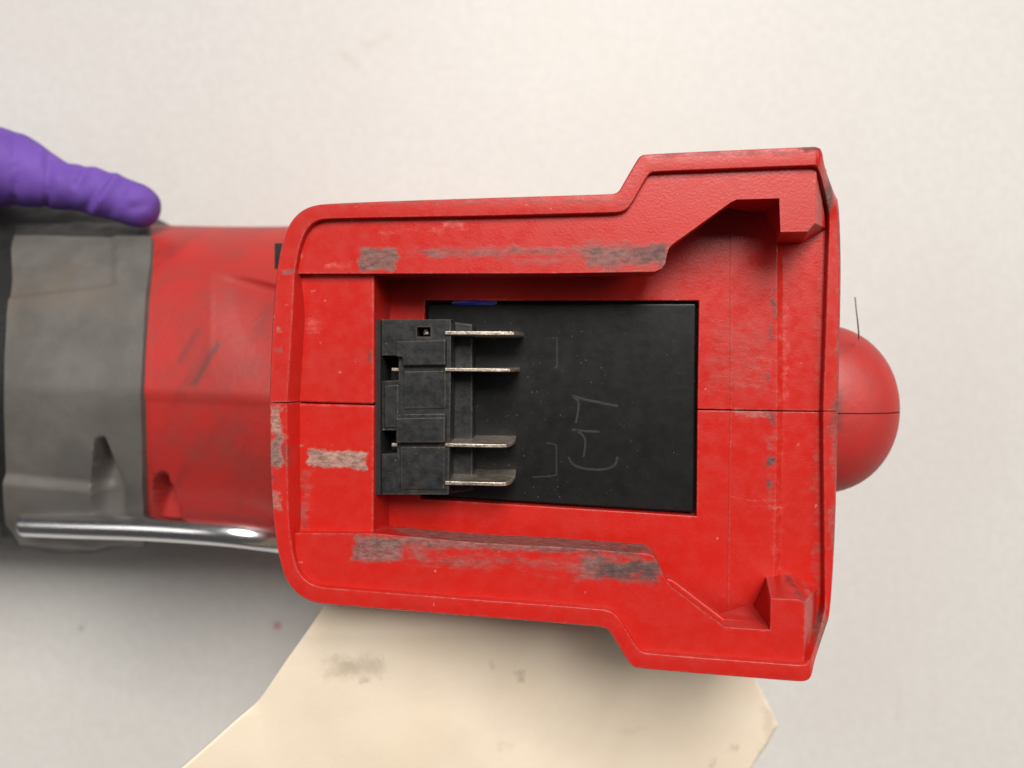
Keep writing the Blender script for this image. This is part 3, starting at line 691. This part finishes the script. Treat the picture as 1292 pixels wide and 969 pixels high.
# handle between foot and body, with the rounded bump at the open end
bm = bmesh.new()
tube(bm, [(-6, -0.5, -16.5), (-6, -0.5, -24), (-8, -0.5, -36), (-10, -0.5, -50), (-12, -0.5, -66)], [(18.0, 31), (16, 27), (15.5, 25), (16.5, 25), (20, 28)], 48)
finish(bm, 'handle', BODYRED, tool, angle=50)
cb = W2L(CAMP + ray(1031, 515) * 149.5)
for sgn in (1, -1):
    bm = bmesh.new()
    bmesh.ops.create_uvsphere(bm, u_segments=64, v_segments=40, radius=1.0)
    for v in bm.verts:
        c = v.co
        # a squarish dome: rounded barrel lying across the end of the handle
        v.co = Vector((c.x * (13.4 if c.x > 0 else 42.0), math.copysign(abs(c.y) ** 0.97, c.y) * 15.6, math.copysign(abs(c.z) ** 0.75, c.z) * 14.0))
    geom = bm.verts[:] + bm.edges[:] + bm.faces[:]
    bmesh.ops.bisect_plane(bm, geom=geom, plane_co=(0, 0.09 * sgn, 0), plane_no=(0, -sgn, 0), clear_outer=True)
    for v in bm.verts: v.co += cb
    finish(bm, 'bump_shell', BODYRED, tool, angle=60)
# solid black box standing for the shade in the slot beside the foot
bm = bmesh.new()
a, b_ = F(346.5, 307, -24), F(358, 339, -24)
boxmm(bm, ((a.x + b_.x) / 2 + 1, (a.y + b_.y) / 2, -33), (b_.x - a.x + 2, abs(a.y - b_.y), 18))
finish(bm, 'slot_shade_box', VOID, tool)
bm = bmesh.new()
a, b_ = F(300, 300, -40), F(380, 345, -40)
# chrome belt hook
hp = [(33, 661, -43.5), (60, 662, -43), (120, 664, -42), (180, 665.5, -41), (240, 669, -40.2), (285, 672.5, -40.0), (308, 675, -40.6), (326, 677.5, -41.6), (342, 679.5, -43), (358, 682, -45), (380, 685, -49)]
P = [F(*p) for p in hp]
P = [Vector(p) for p in chaikin([tuple(p) for p in P], 2)]
bm = bmesh.new()
d0 = (P[0] - P[1]).normalized()
P = [P[0] + d0 * 0.55, P[0] + d0 * 0.42] + P
tube(bm, P, [1.9, 2.4] + [2.72] * (len(P) - 2), 28)
finish(bm, 'belt_hook', CHROME, tool, angle=60)

# ------------------------------------------------------------------ stray hair on the bump
bm = bmesh.new()
hb = [CAMP + ray(1083.5, 421) * 134, CAMP + ray(1082.5, 408) * 132, CAMP + ray(1080.5, 392) * 131, CAMP + ray(1079, 375) * 131]
hb = [Vector(p) for p in chaikin([tuple(p) for p in hb], 2)]
tube(bm, [CAMP + ray(1083.5, 428) * 138] + hb, 0.13, 8)
tag(finish(bm, 'stray_hair', HAIR), 'thin grey hair sticking out beside the rounded red bump', 'hair')

# ------------------------------------------------------------------ cream paper tag on the table, curled
bm = bmesh.new()
outline_l = [(470, 640), (440, 710), (404, 772), (385, 800), (362, 832), (330, 879), (322, 888), (300, 907), (270, 934), (230, 969), (205, 990), (150, 1035)]
outline_r = [(900, 640), (920, 740), (946, 820), (951, 846), (956, 862), (963, 876), (972, 893), (979, 908), (981, 917), (974, 929), (958, 955), (935, 990), (905, 1035)]
NU, NV = 150, 120
def along(pl, t):
    seg = [0.0]
    for a, b_ in zip(pl, pl[1:]): seg.append(seg[-1] + math.hypot(b_[0] - a[0], b_[1] - a[1]))
    d = t * seg[-1]
    for i in range(len(pl) - 1):
        if d <= seg[i + 1]:
            f = (d - seg[i]) / (seg[i + 1] - seg[i]); return (pl[i][0] + (pl[i + 1][0] - pl[i][0]) * f, pl[i][1] + (pl[i + 1][1] - pl[i][1]) * f)
    return pl[-1]
rows = []
for j in range(NV + 1):
    l, r = along(outline_l, j / NV), along(outline_r, j / NV)
    row = []
    for i in range(NU + 1):
        f = i / NU
        px, py = l[0] + (r[0] - l[0]) * f, l[1] + (r[1] - l[1]) * f
        jit = 0.35 if i == NU else 0.0
        p = T(px + random.uniform(-jit, jit) * 4, py, 0)
        # bowed card: highest across the middle, the left corner bent up past a crease
        h = paper_z(px, py) + 1.5 * math.sin(math.pi * min(1, max(0, f))) * 0.5 + 0.5 * mnoise.noise(Vector((px * 0.01, py * 0.012, 0)))
        crease = (px - 322) - (py - 888) * 0.10
        soft = 0.5 * (-crease + math.sqrt(crease * crease + 60)); up = max(0.0, min(1.0, (py - 872) / 30))
        h += soft * 0.085 * up
        row.append(bm.verts.new(Vector((p.x * (HC - h) / HC, p.y * (HC - h) / HC, h))))
    rows.append(row)
for a, b_ in zip(rows, rows[1:]):
    for i in range(NU): bm.faces.new((a[i], a[i + 1], b_[i + 1], b_[i]))
pt = finish(bm, 'paper_tag', PAPER, angle=20)
so = pt.modifiers.new('thick', 'SOLIDIFY'); so.thickness = 0.00028; so.offset = -1
tag(pt, 'cream card tag with dirt smudges tucked half under the red tool', 'paper tag')

# ------------------------------------------------------------------ gloved hand, one fingertip in view
DG = 176.0
st = [(-60, 205, 50), (-30, 208, 50), (0, 211, 49), (20, 214.5, 46), (46, 224, 38.5), (66, 231, 33), (80, 235.5, 29.5), (95, 236.5, 29), (108, 238, 30), (133, 246, 29), (150, 251, 28.5), (164, 256, 28), (176, 260, 27.5), (185, 263, 25), (192, 265, 20.5), (197, 266.5, 13.5), (199, 267, 5)]
bm = bmesh.new(); pth, rr = [], []
for x, y, h in st:
    pth.append(CAMP + ray(x, y) * DG); rr.append((h * DG / FPX, min(8.6, h * DG / FPX * 1.02)))
# densify
pd, rd = [], []
for i in range(len(pth) - 1):
    for k in range(6):
        f = k / 6; pd.append(pth[i].lerp(pth[i + 1], f)); rd.append(tuple(a + (b_ - a) * f for a, b_ in zip(rr[i], rr[i + 1])))
pd.append(pth[-1]); rd.append(rr[-1])
rings = tube(bm, pd, rd, 48)
# wrinkles of the loose glove skin across the joint and near the tip
for i, rg in enumerate(rings):
    c = sum((v.co for v in rg), Vector()) / len(rg)
    for v in rg:
        px = CX + FPX * v.co.x / (HC - v.co.z); py = CY - FPX * v.co.y / (HC - v.co.z)
        d = (v.co - c); L = d.length
        if L < 1e-6: continue
        d /= L; amp = 0.0
        for (ax, ay, bx, by, wd, a) in ((18, 170, 18, 262, 2.6, -1.2), (60, 195, 58, 262, 3.2, -1.3), (72, 205, 76, 245, 4, 0.35), (108, 210, 96, 232, 5, -1.2), (146, 224, 118, 268, 4.5, 0.9), (136, 222, 108, 262, 5, -0.7), (158, 232, 138, 270, 5, -0.5), (166, 262, 185, 258, 6, -0.7), (38, 182, 34, 262, 4, 0.3)):
            ex, ey = bx - ax, by - ay; Ls = math.hypot(ex, ey); t = max(0, min(1, ((px - ax) * ex + (py - ay) * ey) / Ls ** 2))
            dd = math.hypot(px - ax - ex * t, py - ay - ey * t)
            amp += a * math.exp(-(dd / wd) ** 2)
        amp += 0.25 * mnoise.noise(Vector((px * 0.05, py * 0.03, v.co.z * 0.15)))
        v.co += d * amp * 0.9 * min(1, L / 4)
# the rest of the hand, outside the picture at the left: knuckle, palm, thumb and the other fingers
K0 = pd[0]
def seg_tube(pts, rad): tube(bm, [Vector(p) for p in chaikin([tuple(p) for p in pts], 2)], rad, 24)
palm_c = K0 + Vector((-62, 8, 2))
seg_tube([K0 + Vector((4, 0, 0)), K0 + Vector((-16, 1, 2)), K0 + Vector((-34, 4, 3))], 8.9)
for k, (dz, L) in enumerate(((-15, 30), (-29, 26), (-41, 20))):
    b0 = K0 + Vector((-34, 3, 3 + dz * 0.9)); seg_tube([b0, b0 + Vector((L * 0.45, 6, dz * 0.1)), b0 + Vector((L * 0.8, 2, dz * 0.12)), b0 + Vector((L, -5, dz * 0.14))], 8.0 - k * 0.5)
for k in range(9):
    a = palm_c + Vector((28, -3, 4 - k * 5.0)); b_ = palm_c + Vector((-34, 4, 0 - k * 3.6)); seg_tube([a, palm_c + Vector((0, 3, 2 - k * 4.4)), b_], 11.5)
tb = palm_c + Vector((-12, -4, 8)); seg_tube([tb, tb + Vector((14, -12, 10)), tb + Vector((30, -20, 14)), tb + Vector((44, -24, 12))], 9.4)
wr = palm_c + Vector((-30, 5, -14)); seg_tube([wr + Vector((6, 0, 0)), wr + Vector((-30, 8, -4)), wr + Vector((-80, 20, -6))], 22)
hand = finish(bm, 'gloved_hand', GLOVE, angle=180)
rm = hand.modifiers.new('one_skin', 'REMESH'); rm.mode = 'VOXEL'; rm.voxel_size = 0.0005; rm.use_smooth_shade = True
sm_ = hand.modifiers.new('soft', 'SMOOTH'); sm_.factor = 0.5; sm_.iterations = 3
tag(hand, 'hand in a purple nitrile glove resting one fingertip on the grey body of the tool', 'hand')
